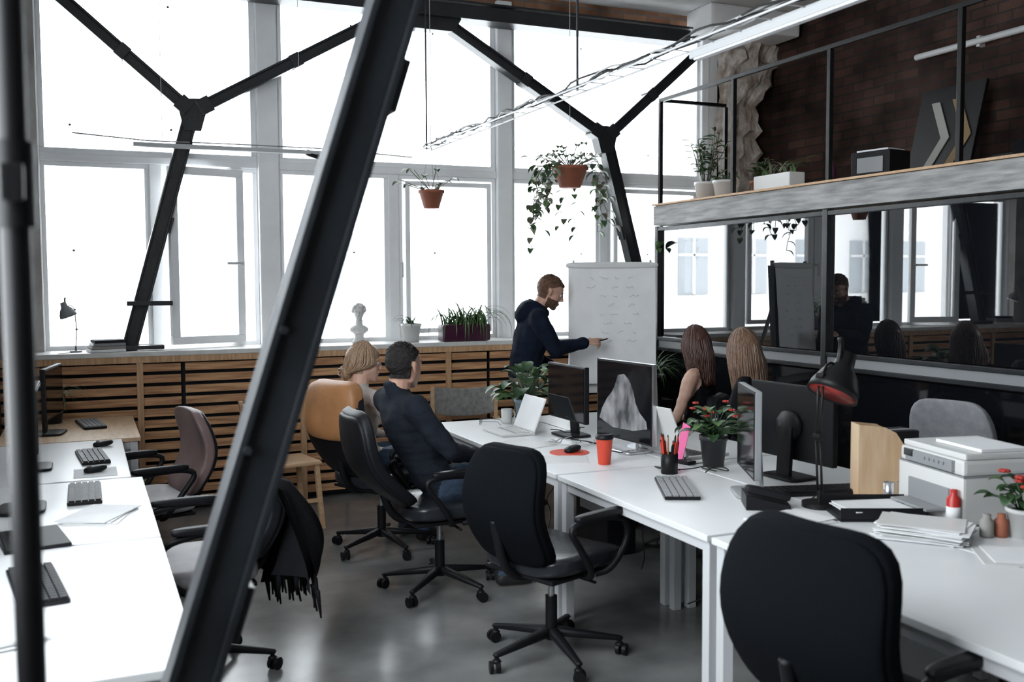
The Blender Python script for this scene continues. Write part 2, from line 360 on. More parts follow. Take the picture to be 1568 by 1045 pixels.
def person(name,loc,yaw,J,top,pants,skin,fem=False,cuff='long',hood=False,turtle=False,bk=1.0):
    e=empty(name,loc,yaw); g={a:V(b) for a,b in J.items()}
    m=M(); segs=[]; mats=[top,pants,skin,SHOE]
    cw=.145 if not fem else .118
    lean=(g['neck']-g['pelvis']).normalized()
    def S(*r): return tuple(q*bk for q in r)
    m.hull([(g['hipL'],(.10,.085,.09)),(g['hipR'],(.10,.085,.09)),(g['pelvis']+V((0,0,.04)),S(.105,.14,.08))],top,12)
    w1=S(.105,.145 if not fem else .14,.08); w2=S(.105 if not fem else .09,.135 if not fem else .11,.08)
    m.hull([(g['pelvis']+lean*.03,w1),(g['waist'],w2)],top,12)
    m.hull([(g['waist'],w2),(g['chest'],S(.12 if not fem else .105,cw+.02,.11)),(g['shL']*.75+g['shR']*.25-V((0,0,.03)),.07),(g['shR']*.75+g['shL']*.25-V((0,0,.03)),.07)],top,12)
    m.hull([(g['shL'],(.058 if not fem else .046)*bk),(g['chest']+V((0,0,.05)),(.08,.08,.06)),(g['shR'],(.058 if not fem else .046)*bk),(g['neck']-lean*.02,(.055,.065,.03))],top,12)
    m.hull([(g['neck']-lean*.05,(.07,.09,.03)),(g['neck']+lean*(.045 if turtle else .012),(.058,.060,.02))],top,12)
    if fem: m.hull([(g['chest']+V((.07,.06,-.03)),.05),(g['chest']+V((.07,-.06,-.03)),.05)],top,10)
    if hood:
        c=g['neck']; m.hull([(c+V((-.085,.07,.01)),.05),(c+V((-.085,-.07,.01)),.05),(c+V((-.13,0,-.05)),(.055,.08,.075))],top,10)
        m.hull([(c+V((-.05,.08,.03)),.04),(c+V((.05,.065,-.04)),.03)],top,8); m.hull([(c+V((-.05,-.08,.03)),.04),(c+V((.05,-.065,-.04)),.03)],top,8)
    bare=cuff!='long'
    segs.append((g['pelvis'],g['waist'],.13,0)); segs.append((g['waist'],g['chest'],.13,0)); segs.append((g['chest'],g['neck'],.10 if bare else .13,0)); segs.append((g['shL']*.85+g['shR']*.15,g['shR']*.85+g['shL']*.15,.045 if bare else .06,0))
    a=(1.12 if not fem else .86)*bk
    for s_ in'LR':
        sh,el,wr=g['sh'+s_],g['el'+s_],g['wr'+s_]
        m.hull([(sh,.058*a),(sh.lerp(el,.4),.053*a),(el,.043*a)],top); m.hull([(el,.044*a),(el.lerp(wr,.3),.044*a),(wr,(.030 if cuff=='long' else .026)*(a if cuff=='long' else 1))],top)
        if cuff=='long': m.hull([(el.lerp(wr,.86),.036*a),(el.lerp(wr,.97),.035*a)],top)
        am=2 if bare else 0
        segs.append((sh,el,.055,am)); segs.append((el,wr,.045,am))
        hp,kn,an,to=g['hip'+s_],g['kn'+s_],g['an'+s_],g['to'+s_]
        m.hull([(hp,(.095,.088,.092)),(hp.lerp(kn,.4),.080),(kn,.060)],top); m.hull([(kn,.060),(kn.lerp(an,.3),.058),(an,.042)],top)
        m.hull([(an,.045),(an-V((0,0,.03)),.042)],top)
        d=(to-an); d.z=0; d.normalize()
        m.hull([(V((an.x,an.y,to.z+.012))-d*.03,(.035,.035,.035)),(V((an.x,an.y,to.z+.03)),.04),(to-d*.03+V((0,0,.012)),(.042,.042,.03)),(to,(.03,.03,.022))],top,10)
        segs.append((hp,kn,.08,1)); segs.append((kn,an,.055,1)); segs.append((V((an.x,an.y,to.z+.02)),to,.05,3))
    o=m.make('body',parent=e); me=remesh(o,.011,5,.009,11)
    me.materials.clear(); 
    for q in mats: me.materials.append(q)
    hem=g['pelvis']+lean*.02
    for f in me.polygons:
        mi=nearest(f.center,segs)
        if mi==0 and (f.center-hem).dot(lean)<-.05: mi=1
        f.material_index=mi
    return e,g
J=dict(pelvis=(-.03,0,.98),waist=(-.01,0,1.10),chest=(.04,0,1.30),neck=(.085,0,1.495),shL=(.05,.19,1.42),shR=(.05,-.19,1.42),
 elL=(.02,.26,1.16),wrL=(.22,.20,1.03),elR=(.16,-.24,1.19),wrR=(.405,-.17,1.235),hipL=(-.03,.09,.93),hipR=(-.03,-.09,.93),
 knL=(.01,.11,.51),anL=(-.02,.12,.10),toL=(.13,.14,.025),knR=(-.01,-.11,.51),anR=(-.05,-.12,.10),toR=(.10,-.14,.025))
e,g=person('standing_man',(3.09,6.78,0),-14,J,HOOD,OLIVE,SKIN,hood=True,bk=1.2)
head(e,(.175,0,1.61),-4,24,SKIN,H_GING,'top',(.09,0,1.49),beard=True,s=1.06)
hand(e,'right_hand',(.42,-.168,1.237),(1,.12,.04),(.1,-.6,.8),1,SKIN,(.12,.95,1.05,1.1),.9,True)
hand(e,'left_hand',(.232,.197,1.022),(.85,-.15,-.5),(.4,.5,.75),-1,SKIN,(.4,.45,.5,.55),.5)
J=dict(pelvis=(-.06,0,.60),waist=(-.13,0,.74),chest=(-.22,0,.93),neck=(-.275,0,1.12),shL=(-.265,.215,1.05),shR=(-.265,-.215,1.05),
 elL=(-.10,.29,.81),wrL=(.15,.10,.735),elR=(-.10,-.29,.81),wrR=(.15,-.10,.745),hipL=(-.02,.09,.585),hipR=(-.02,-.09,.585),
 knL=(.42,.13,.60),anL=(.40,.15,.10),toL=(.55,.17,.025),knR=(.42,-.14,.60),anR=(.30,-.15,.10),toR=(.44,-.18,.025))
e,g=person('seated_man',(1.80,5.06,0),6,J,SWEAT,JEANS,SKIN,turtle=True,bk=1.08)
head(e,(-.235,0,1.245),24,2,SKIN,H_DARK,'short',(-.27,0,1.13),s=1.08)
hand(e,'right_hand',(.16,-.09,.745),(.75,.6,-.25),(-.1,-.3,.9),1,SKIN,(.45,.5,.55,.6),.6)
hand(e,'left_hand',(.16,.10,.725),(.75,-.55,-.25),(-.1,.3,.9),-1,SKIN,(.45,.5,.55,.6),.6)
def seatedJ(dz=0,w=.17):
    return dict(pelvis=(-.08,0,.585),waist=(-.10,0,.72),chest=(-.11,0,.90+dz),neck=(-.105,0,1.08+dz),shL=(-.11,w,1.01+dz),shR=(-.11,-w,1.01+dz),
 elL=(-.02,.215,.78),wrL=(.18,.12,.70),elR=(-.02,-.215,.78),wrR=(.18,-.12,.70),hipL=(-.05,.085,.575),hipR=(-.05,-.085,.575),
 knL=(.37,.10,.585),anL=(.36,.11,.10),toL=(.49,.12,.025),knR=(.37,-.10,.585),anR=(.33,-.11,.10),toR=(.46,-.12,.025))
e,g=person('seated_blonde_woman',(1.66,6.02,0),24,seatedJ(-.03),WHTOP,JEANS,SKIN2,fem=True)
T=head(e,(-.06,0,1.185),-26,4,SKIN2,H_BLON,'top',(-.10,0,1.05),s=1.02); longhair(e,T,H_BLON,bun=True,n=190,seed=3)
for nm,y,sd in(('right_hand',-.12,1),('left_hand',.12,-1)): hand(e,nm,(.19,y,.70),(.9,-.3*(y/.12),-.15),(0,0,1),sd,SKIN2,(.4,.4,.45,.5),.4)
WOM=[('seated_auburn_woman',(3.76,5.66,0),128,H_RED,.05,-30,5),('seated_brunette_woman',(3.67,5.02,0),135,H_BRN,.06,-34,6)]
for nm,loc,yaw,hm,dz,hy,sd in WOM:
    e,g=person(nm,loc,yaw,seatedJ(dz),BLKTOP,BLKTOP,SKIN2,fem=True,cuff='sleeveless' if sd==5 else 'long')
    T=head(e,(-.075,0,1.205+dz),hy,4,SKIN2,hm,'top',(-.10,0,1.09+dz),s=.98); longhair(e,T,hm,L=.27 if sd==5 else .34,n=260,seed=sd,w=.10 if sd==5 else .125)
    for hn,y,sg in(('right_hand',-.12,1),('left_hand',.12,-1)): hand(e,hn,(.19,y,.70),(.9,-.3*(y/.12),-.15),(0,0,1),sg,SKIN2,(.4,.4,.45,.5),.4)
# ------------------------------------------------------------------ camera & world
cam=bpy.data.cameras.new('camera'); co=bpy.data.objects.new('camera',cam); COL.objects.link(co)
cam.sensor_width=36; cam.lens=34.44
co.matrix_world=Matrix.Translation((0,0,1.7))@Matrix.Rotation(math.radians(-23.6),4,'Z')@Matrix.Rotation(math.radians(90-3.5),4,'X')@Matrix.Rotation(math.radians(-.3),4,'Z')
cam.dof.use_dof=True; cam.dof.focus_distance=6.3; cam.dof.aperture_fstop=2.8; cam.clip_start=.02
bpy.context.scene.camera=co
w=bpy.data.worlds.new('overcast_sky'); bpy.context.scene.world=w; w.use_nodes=True
bg=w.node_tree.nodes['Background']; bg.inputs[0].default_value=(.90,.96,1,1); bg.inputs[1].default_value=10.5
sc=bpy.context.scene; sc.view_settings.view_transform='Standard'; sc.view_settings.look='None'; sc.view_settings.exposure=0
YW=8.0; XP=4.66; XB=6.33; XL=-.6; YB=-4.0; ZC=4.2
def portal(loc,rot,sx,sy):
    l=bpy.data.lights.new('window_portal','AREA'); l.shape='RECTANGLE'; l.size=sx; l.size_y=sy; l.cycles.is_portal=True
    o=bpy.data.objects.new('window_portal',l); COL.objects.link(o); o.location=loc; o.rotation_euler=rot
portal((2.6,YW+.12,2.65),(math.radians(-90),0,0),6.2,3.0)
portal((XL-.12,2.35,2.6),(0,math.radians(-90),0),2.8,3.0)
# ------------------------------------------------------------------ room shell
M().box(((XL+XB)/2,(YB+YW)/2+.1,-.05),(XB-XL+.4,YW-YB+.4,.1),FLOOR).make('floor')
M().box(((XL+XB)/2,(YB+YW)/2,ZC+.05),(XB-XL+.4,YW-YB+.4,.1),CEIL).make('ceiling')
m=M()
m.box((2.5,YW+.06,.59),(6.2,.12,1.18),DARKW)
m.box((2.6,YW+.06,ZC-.05),(6.6,.14,.12),BRICK2)
m.box((XL+.16,YW+.0,2.1),(.34,.3,4.2),CONC)
m.box((5.56,YW+.05,2.1),(.16,.2,4.2),PLAST)
m.make('wall_window_side')
m=M(); N=56; K=14; vs=[];fs=[]
for i in range(N+1):
    z=4.2*i/N
    xl=5.62+.04*noise.noise(V((z*3,3,1))); xr=6.34+.10*noise.noise(V((z*2.2,7,2)))+.09*noise.noise(V((z*9,1,5)))-.26*max(0,math.sin((z-2.2)*1.9))
    xr=max(xr,xl+.2)
    for k in range(K+1):
        t=k/K; bx=xl+(xr-xl)*t
        cell=.10*noise.noise(V((round(bx*7)/1.7,round(z*6)/1.3,4)))
        vs.append(V((bx, YW-.08-.07*math.sin(math.pi*t)**.3+cell*(1 if 0<k<K else 0)+.04*noise.noise(V((bx*9,z*9,0))), z+.02*noise.noise(V((bx*8,z*8,9))))))
for i in range(N):
    for k in range(K): a=i*(K+1)+k; fs.append([a,a+1,a+K+2,a+K+1])
m.add(vs,fs,STONE,False); m.box((6.0,YW+.06,2.1),(.8,.1,4.2),BRICK); m.make('trim_1')
M().box((XB+.05,(YB+YW)/2,2.1),(.1,YW-YB+.2,4.2),BRICK).make('wall_right')
M().box((5.75,YW-.30,4.09),(1.0,.4,.22),PLAST,.03).make('ceiling_beam')
m=M()
m.box((XL-.05,(YB+YW)/2,.6),(.1,YW-YB,1.2),WALLW); m.box((XL-.05,(YB+YW)/2,4.05),(.1,YW-YB,.3),WALLW)
m.box((XL-.05,5.9,2.55),(.1,4.2,2.7),WALLW); m.box((XL-.05,-1.55,2.55),(.1,4.9,2.7),WALLW)
m.make('wall_left')
M().box(((XL+XB)/2,YB-.05,2.1),(XB-XL+.2,.1,4.2),WALLW).make('wall_back')
m=M()
for y in(.94,2.35,3.76): m.box((XL-.05,y,2.55),(.08,.08,2.7),FRAMEW)
for z in(1.24,2.68,3.86): m.box((XL-.05,2.35,z),(.07,2.9,.07),FRAMEW)
m.make('window_4')  # out-of-view window added to the left wall purely to let in fill light
bays=[(-.27,1.29,.53),(1.46,3.34,2.41),(3.49,5.48,4.42)]
for bi,(a,b,c) in enumerate(bays):
    m=M(); y=YW+.03
    def fr(x0,x1,z0,z1,t=.05,d=.07,yy=y):
        m.box(((x0+x1)/2,yy,z0+t/2),(x1-x0,d,t),FRAMEW,.006); m.box(((x0+x1)/2,yy,z1-t/2),(x1-x0,d,t),FRAMEW,.006)
        m.box((x0+t/2,yy,(z0+z1)/2),(t,d,z1-z0-2*t),FRAMEW,.006); m.box((x1-t/2,yy,(z0+z1)/2),(t,d,z1-z0-2*t),FRAMEW,.006)
    fr(a,b,2.66,4.12,.04)
    m.box(((a+b)/2,y,2.63),(b-a,.12,.06),FRAMEW,.01)
    m.box((c,y,1.9),(.09,.1,1.40),FRAMEW,.008)
    fr(a,c-.045,1.2,2.6,.035); fr(c+.045,b,1.2,2.6,.035)
    if bi!=0:
        fr(c+.10,b-.05,1.26,2.55,.04,.06,y-.03)
        m.cyl((c+.05,y-.06,1.85),(c+.05,y-.10,1.85),.012,WMET); m.box((c+.05,y-.11,1.80),(.02,.02,.13),WMET,.005)
    else:
        T0=m.T; m.T=Matrix.Translation((b-.12,y-.05,0))@Matrix.Rotation(math.radians(14),4,'Z')@Matrix.Translation((-(b-.12),-(y-.05),0))
        fr(c+.06,b-.12,1.23,2.58,.06,.06,y-.05)
        m.cyl((b-.16,y-.08,1.85),(b-.16,y-.13,1.85),.012,WMET); m.box((b-.22,y-.13,1.85),(.13,.02,.02),WMET,.005)
        m.box(((c+b)/2-.03,y-.05,1.9),(.6,.004,1.24),GLASS)
        m.T=T0
    m.box(((a+b)/2,y,3.39),(b-a-.1,.004,1.36),GLASS); m.box(((a+c)/2,y,1.9),(c-a-.13,.004,1.3),GLASS)
    if bi: m.box(((c+b)/2,y,1.9),(b-c-.13,.004,1.3),GLASS)
    m.make('window_%d'%(bi+1))
m=M()
for x,wd in((-.27-.02,.05),(1.375,.16),(3.415,.14),(5.50,.08)): m.box((x,YW+.02,2.65),(wd,.16,2.95),FRAMEW,.012)
m.make('trim_2')
m=M(); m.box((5,30,4),(60,1,26),FACADE)
for i in range(-10,16):
    for k in range(-2,5):
        x=5+i*2.6; z=2.2+k*3.4
        m.box((x,29.48,z),(1.25,.06,2.0),FACW); m.box((x,29.42,z),(.08,.06,2.0),FACADE); m.box((x,29.42,z+.4),(1.25,.06,.08),FACADE); m.box((x,29.4,z-1.1),(1.5,.2,.12),FACADE)
m.make('opposite_building_facade')
YS=7.6
M().box((1.95,(YS+YW)/2-.02,1.185),(4.9,YW-YS+.04,.035),SILL,.006).make('window_sill')
m=M()
for k in range(13):
    z=.085+k*.083
    for j in range(4):
        x0=-.55+j*1.22; m.box((x0+.60,YS,z),(1.19,.02,.057),WOODS,.003)
for x in(-.5,.36,1.54,2.74,3.95): m.box((x,YS-.018,.58),(.045,.022,1.14),WOODP,.003)
m.box((1.9,YS-.015,1.145),(4.9,.04,.05),WOODP,.004)
m.box((1.9,YS+.06,.57),(4.9,.015,1.1),DARKW)
m.make('slatted_radiator_screen')
# ------------------------------------------------------------------ steel trusses
def truss(name,Y,xc,slope,w,x17,rightfoot=None,dp=.115):
    m=M(); roll=V((0,1,0))
    def P(x,z): return V((x,Y,z))
    def chan(p0,p1,w):
        x,y,z,L=frame(p0,p1); s_=z.cross(roll).normalized()
        m.beam(V(p0),V(p1),w-.03,dp-.04,STEEL,.004,roll=roll)
        for sg in(-1,1): m.beam(V(p0)+s_*sg*(w/2-.008),V(p1)+s_*sg*(w/2-.008),.016,dp,STEEL,.004,roll=roll)
    hx=xc-(x17+slope*1.28)
    for sgn in(1,-1):
        X=lambda d: xc-sgn*d
        J=P(X(hx),2.98); foot=P(X(hx+slope*2.98),0.0); ap=P(X(.2),3.88); ou=P(X(hx+.95),3.80)
        if sgn<0 and rightfoot: foot=P(*rightfoot)
        chan(foot,J,w); chan(J,ap,w*.82); chan(J,ou,w*.82)
        dv=(J-foot).normalized()
        at=lambda z_: foot.lerp(J,(z_-foot.z)/(2.98-foot.z))
        for z_ in(1.0,2.13):
            if z_>foot.z: q=at(z_)+V((sgn*(w/2+.008),0,0)); m.beam(q-dv*.06,q+dv*.06,.022,dp*.8,STEEL,.004,roll=roll)
        for z_ in(1.35,1.6,2.5):
            if z_>foot.z: q=at(z_); m.cyl(q+V((-sgn*.035,-dp*.48,0)),q+V((-sgn*.035,-dp*.59,0)),.009,STEEL,n=6,sm=False)
        pts=[(-.11,.085),(-.062,-.14),(.062,-.14),(.13,.10),(.02,.10)]
        if sgn<0: pts=[(-x,z) for x,z in pts][::-1]
        m.prism(pts,((1,0,0),(0,0,1)),.12,STEEL,J)
        for a_ in(ap,ou):
            q=J.lerp(a_,.5); d2=(a_-J).normalized(); m.beam(q-d2*.04,q+d2*.04,w*.95,.12,STEEL,.005,roll=roll)
            q=J.lerp(a_,.06); m.beam(q-d2*.05,q+d2*.05,w*1.1,.13,STEEL,.005,roll=roll)
        m.box((foot.x,Y,foot.z+.01),(.3 if foot.z==0 else .16,.25,.02),STEEL,.004)
    m.beam(P(-.55,3.95),P(5.2,3.95),.10,.14,STEEL,.004,roll=roll)
    for z_ in (3.885,4.015): m.box((2.33,Y,z_),(5.75,.2,.016),STEEL)
    m.prism([(-.42,.06),(-.32,-.10),(.32,-.10),(.42,.06)],((1,0,0),(0,0,1)),.12,STEEL,P(xc,3.87))
    return m.make(name)
truss('steel_truss',7.82,2.56,.275,.11,.435); truss('steel_truss',2.12,2.56,.318,.104,.45,(4.60,2.37),dp=.09)
m=M(); m.box((.33,7.72,1.225),(.42,.1,.03),STEEL,.004); m.box((.45,7.72,1.55),(.32,.04,.035),STEEL,.004); m.make('truss_foot_bracket')
m=M(); m.cyl((-.085,1.56,0),(-.085,1.56,ZC),.020,BLACKM,n=20); m.cyl((-.085,1.56,1.78),(-.085,1.56,1.90),.028,BLACKM,n=20); m.box((-.085,1.535,1.84),(.03,.06,.05),BLACKM,.005)
m.cyl((-.085,1.56,0),(-.085,1.56,.02),.08,BLACKM,n=20); m.make('black_pipe_post')
# ------------------------------------------------------------------ loft + glass partition
m=M()
m.box((XP+.02,2.0,2.265),(.12,10.9,.17),BEAMW,.008); m.box(((XP+XB)/2+.02,2.0,2.33),(XB-XP-.08,10.9,.05),WOODB); m.box((XP+.02,2,2.36),(.16,10.9,.015),WOODB)
m.box(((XP+XB)/2,7.44,2.265),(XB-XP-.1,.1,.17),BEAMW,.006)
m.make('loft_platform')
m=M()
for y in(7.40,6.35,5.28,4.2,3.12): m.box((XP,y,2.81),(.032,.032,.88),BLACKM,.003)
m.box((XP,5.26,3.265),(.032,4.3,.03),BLACKM,.003); m.box((5.0,7.40,3.265),(.68,.032,.03),BLACKM,.003); m.box((5.34,7.40,2.81),(.032,.032,.88),BLACKM,.003)
m.make('loft_railing')
m=M()
for y in(7.42,5.28,3.14,1.0,-1.14,-3.3): m.box((XP,y,1.09),(.06,.05,2.17),STEEL,.004)
for z in(2.15,1.19,1.10,.04): m.box((XP,2.0,z),(.055,10.9,.03 if z>1 else .08),STEEL,.004)
m.box((XP,2.0,1.145),(.03,10.9,.06),GPLAS)
m.box((XP+.01,2.0,1.68),(.01,10.8,.94),DGLASS); m.box((XP+.01,2.0,.57),(.01,10.8,1.0),DGLASS2)
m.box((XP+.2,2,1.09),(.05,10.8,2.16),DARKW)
m.make('glass_partition')
m=M(); m.cyl((XB-.06,2,3.50),(XB-.06,6.1,3.50),.025,LGPLAS); 
for y in(2.5,4,5.5): m.box((XB-.03,y,3.50),(.06,.03,.08),LGPLAS)
m.make('wall_pipe')
m=M(); m.T=TR((0,0,0),0,0,14)
m.box((0,0,.42),(.03,.60,.84),BLACKM,.004)
for i,(yy,mm) in enumerate(((.10,CREAMP),(-.10,YEL))):
    m.prism([(yy,.30),(yy+.08,.30),(yy-.08,.0),(yy+.08,-.30),(yy,-.30),(yy-.16,0)],((0,1,0),(0,0,1)),.006,mm,(-.02,0,.42))
m.make('chevron_art_panel',(5.98,5.62,2.365))
m=M(); m.box((0,0,.12),(.02,1.2,.24),DARKW,.004); m.box((.0,-.9,.2),(.3,.5,.4),BLACKP,.01); m.make('stored_boards',(6.1,4.6,2.36))
m=M(); m.box((0,0,.09),(.22,.30,.18),BLACKP,.006); m.box((-.112,0,.09),(.004,.2,.1),GPLAS,.002); m.box((0,0,.187),(.18,.24,.012),PAPER); m.make('storage_box',(4.92,5.08,2.37),10)
m=M(); m.lathe([(.03,0),(.03,.1),(.012,.12),(.012,.15)],(0,0,0),PURP); m.make('small_bottle',(4.78,5.38,2.37))
m=M(); m.sbox((0,0,.12),(.4,.9,.24),MESHF,.5); m.make('beanbag',(5.5,4.0,2.36))
def pot(m,c,r,h,mt,taper=.78):
    m.lathe([(r*taper,0),(r,h*.85),(r*1.08,h*.85),(r*1.08,h),(r*.93,h),(r*.9,h*.88),(0,h*.88)],c,mt); m.lathe([(r*.9,h*.9),(0,h*.92)],c,SOIL)
def potplant(name,loc,r,h,mt,kind,n,L,W,lm,seed=1,dmax=3.0):
    rr=random.Random(seed); m=M(); pot(m,(0,0,0),r,h,mt)
    for i in range(n):
        a=rr.uniform(0,6.28); d=(math.cos(a),math.sin(a),0); b=(d[0]*r*.4*rr.random(),d[1]*r*.4*rr.random(),h*.9)
        if kind=='spider': m.blade(b,d,L*rr.uniform(.6,1.1),W,rr.uniform(1.4,dmax),lm if rr.random()<.7 else LEAF2,rise=rr.uniform(.8,1.45))
        elif kind=='broad':
            k=rr.uniform(.3,.8)*L; e=rr.uniform(.25,1.5); tip=V(b)+V((d[0]*math.cos(e),d[1]*math.cos(e),math.sin(e)))*k
            m.tube([b,(V(b)+tip)/2+V((0,0,.02)),tip],.0025,LEAF,5); m.blade(tip,d,L*rr.uniform(.35,.5),W,rr.uniform(.6,1.8),lm if rr.random()<.7 else LEAF2,rise=e*.5,oval=True)
        elif kind=='twig':
            k=rr.uniform(.5,1)*L; e=rr.uniform(1.0,1.5); tip=V(b)+V((d[0]*math.cos(e),d[1]*math.cos(e),math.sin(e)))*k
            m.tube([b,V(b).lerp(tip,.5)+V((rr.uniform(-.01,.01),rr.uniform(-.01,.01),0)),tip],.004,LEAF3,5)
            for q in range(6):
                a2=rr.uniform(0,6.28); m.blade(V(b).lerp(tip,.3+.7*q/5),(math.cos(a2),math.sin(a2),0),W*2.2,W,1,lm,4,.5,True)
    return m,name,loc
def pp(*a,**k):
    m,n,l=potplant(*a,**k); return m.make(n,l)
pp('potted_plant',(4.80,6.92,2.368),.09,.15,WPLAS,'twig',14,.44,.045,LEAF,seed=3)
pp('potted_plant',(4.80,6.66,2.368),.09,.14,WPLAS,'broad',16,.14,.055,LEAF,seed=4)
pp('potted_plant',(5.05,6.50,2.368),.09,.13,TERR,'twig',8,.22,.045,LEAF,seed=14)
m=M(); m.box((0,0,.06),(.14,.42,.12),WPLAS,.01); 
rr=random.Random(5)
for i in range(40):
    a=rr.uniform(0,6.28); m.blade((0,rr.uniform(-.19,.19),.11),(math.cos(a),math.sin(a),0),rr.uniform(.12,.28),.034,2,LEAF2 if i%2 else LEAF3,rise=1.3)
m.make('balcony_planter',(4.80,5.98,2.368))
# ------------------------------------------------------------------ cable tray & lamps
m=M(); XT=2.56; ZT=2.76
for dx in(-.05,.05): m.cyl((XT+dx,.2,ZT),(XT+dx,7.58,ZT),.005,WMET,n=6)
for i in range(37): m.cyl((XT-.05,.3+i*.2,ZT),(XT+.05,.3+i*.2,ZT),.003,WMET,n=5)
rr=random.Random(2)
for k in range(5):
    pts=[]; y=.2
    ph=rr.uniform(0,6)
    while y<7.58: pts.append((XT+.035*math.sin(y*5+ph)+rr.uniform(-.015,.015),y,ZT+.012+.018*abs(math.sin(y*3.1+ph))+rr.uniform(-.006,.02))); y+=.11
    m.tube(pts,.0055,WCAB if k in(2,4) else RUBB,5)
for y in(7.55,4.93,2.6,.9): m.cyl((XT,y,ZT),(XT,y,ZC),.007,STEEL,n=8)
m.make('cable_tray')
m=M(); m.box((0,0,0),(.04,1.5,.035),LGPLAS,.008); m.box((0,0,-.022),(.032,1.44,.012),WMET,.005); m.make('led_batten_lamp',(XT,3.05,ZT-.045))
m=M(); m.box((.1,0,0),(1.6,.05,.03),LGPLAS,.006); 
m.tube([(-1.1,0,.06),(-.6,0,.03),(0,0,.035),(.7,0,.035),(1.4,0,.0)],.005,GPLAS,6); m.cyl((-.3,0,0),(-.3,0,.04),.01,BLACKP); m.cyl((.55,0,0),(.65,0,-.03),.025,BLACKP)
m.cyl((-.5,0,.02),(-.5,0,1.47),.002,WMET,n=5); m.cyl((.5,0,.02),(.5,0,1.47),.002,WMET,n=5)
m.make('led_batten_lamp',(1.06,7.62,2.70))
def hang(name,loc,r,h,cord,leaf,trail,seed):
    rr=random.Random(seed); m=M(); pot(m,(0,0,0),r,h,TERR,.62)
    for k in range(3):
        a=k*2.09+.4; m.cyl((math.cos(a)*r,math.sin(a)*r,h),(0,0,h+.35),.002,WCAB,n=5)
    m.cyl((0,0,h+.35),(0,0,cord),.0025,WCAB,n=5)
    for i in range(leaf):
        a=rr.uniform(0,6.28); e=rr.uniform(.3,1.2); L=rr.uniform(.10,.30); tip=V((math.cos(a)*(r*.5+L*math.cos(e)),math.sin(a)*(r*.5+L*math.cos(e)),h+L*math.sin(e)*.6))
        m.tube([(0,0,h*.9),tip],.003,LEAF3,4); m.blade(tip,(math.cos(a),math.sin(a),0),.09,.05,1.6,rr.choice([LEAF3,LEAF2,LEAF]),5,.4,True)
    for i in range(trail):
        a=rr.uniform(0,6.28); x,y=math.cos(a)*(r+.06*rr.random()),math.sin(a)*(r+.06*rr.random()); L=rr.uniform(.3,.78)
        pts=[(x*.5,y*.5,h)]; n=9
        for q in range(n): pts.append((x*1.5+rr.uniform(-.03,.03)+.1*q/n*math.cos(a),y*1.3+rr.uniform(-.03,.03),h-L*q/n))
        m.tube(pts,.003,LEAF3,4)
        for q in pts[1:]:
            a2=rr.uniform(0,6.28); m.blade(q,(math.cos(a2),math.sin(a2),0),rr.uniform(.07,.11),.055,1.5,rr.choice([LEAF3,LEAF2,LEAF]),4,-.1,True)
    m.make(name,loc)
hang('hanging_potted_plant',(2.51,7.3,2.27),.095,.14,1.93,12,0,2)
hang('hanging_potted_plant',(3.67,7.2,2.46),.14,.17,1.74,38,15,5)
pp('potted_plant',(2.48,7.76,1.205),.08,.15,WPLAS,'spider',14,.20,.03,LEAF,seed=11)
m=M(); m.box((0,0,.07),(.42,.15,.14),PURP,.02)
rr=random.Random(8)
for i in range(110):
    a=rr.uniform(3.3,6.1) if i%3 else rr.uniform(0,6.28); m.blade((rr.uniform(-.19,.19),rr.uniform(-.04,.04),.13),(math.cos(a),math.sin(a)*.7,0),rr.uniform(.26,.56) if i%3 else rr.uniform(.16,.30),.030,rr.uniform(2.4,4.2) if i%3 else 1.5,LEAF2 if i%3 else LEAF,rise=rr.uniform(.9,1.5),n=9)
m.make('spider_plant_planter',(2.91,7.66,1.205))
m=M(); m.lathe([(.06,0),(.065,.012),(.045,.03),(.035,.05),(.04,.07)],(0,0,0),PLASTR)
m.hull([((0,0,.11),(.045,.08,.04)),((0,0,.08),(.03,.04,.02))],PLASTR); m.cyl((0,0,.1),(0,0,.19),.032,PLASTR,.028)
m.hull([((-.008,0,.255),(.055,.045,.05)),((.02,0,.20),(.025,.025,.022))],PLASTR); m.hull([((.05,0,.25),.007),((.062,0,.228),.009)],PLASTR)
m.hull([((.044,.02,.262),.01),((.044,-.02,.262),.01)],PLASTR); m.hull([((.045,.01,.205),.008),((.045,-.01,.205),.008)],PLASTR)
rr=random.Random(3)
for i in range(60):
    a=rr.uniform(.9,5.4); e=rr.uniform(-.2,1.4); m.sph((-.01+.055*math.cos(a)*math.cos(e),.05*math.sin(a)*math.cos(e),.262+.052*math.sin(e)),.014,PLASTR,8)
b=m.make('plaster_bust',(2.04,7.76,1.205),-110); remesh(b,.004,3)
# ------------------------------------------------------------------ furniture
def desk(name,x0,x1,y0,y1,top=WHITE,z=.75):
    m=M(); cx,cy=(x0+x1)/2,(y0+y1)/2
    m.box((cx,cy,z-.0125),(x1-x0,y1-y0-.006,.025),top,.004)
    for x in(x0+.04,x1-.04):
        for y in(y0+.035,y1-.035): m.box((x,y,(z-.025)/2),(.045,.045,z-.025),WMET,.004)
    for x in(x0+.04,x1-.04): m.box((x,cy,z-.05),(.03,y1-y0-.12,.045),WMET,.003)
    for y in(y0+.035,y1-.035): m.box((cx,y,z-.05),(x1-x0-.1,.03,.045),WMET,.003)
    m.make(name)
for y0,y1 in((4.28,6.22),(3.0,4.26),(1.5,2.98)):
    desk('office_desk',2.10,2.80,y0,y1); desk('office_desk',2.81,3.50,y0,y1)
desk('office_desk',-.5,.30,6.42,7.5,WOODT); desk('office_desk',-.55,.19,5.12,6.4); desk('office_desk',-.55,.24,3.86,5.10); desk('office_desk',-.55,.24,2.5,3.84)
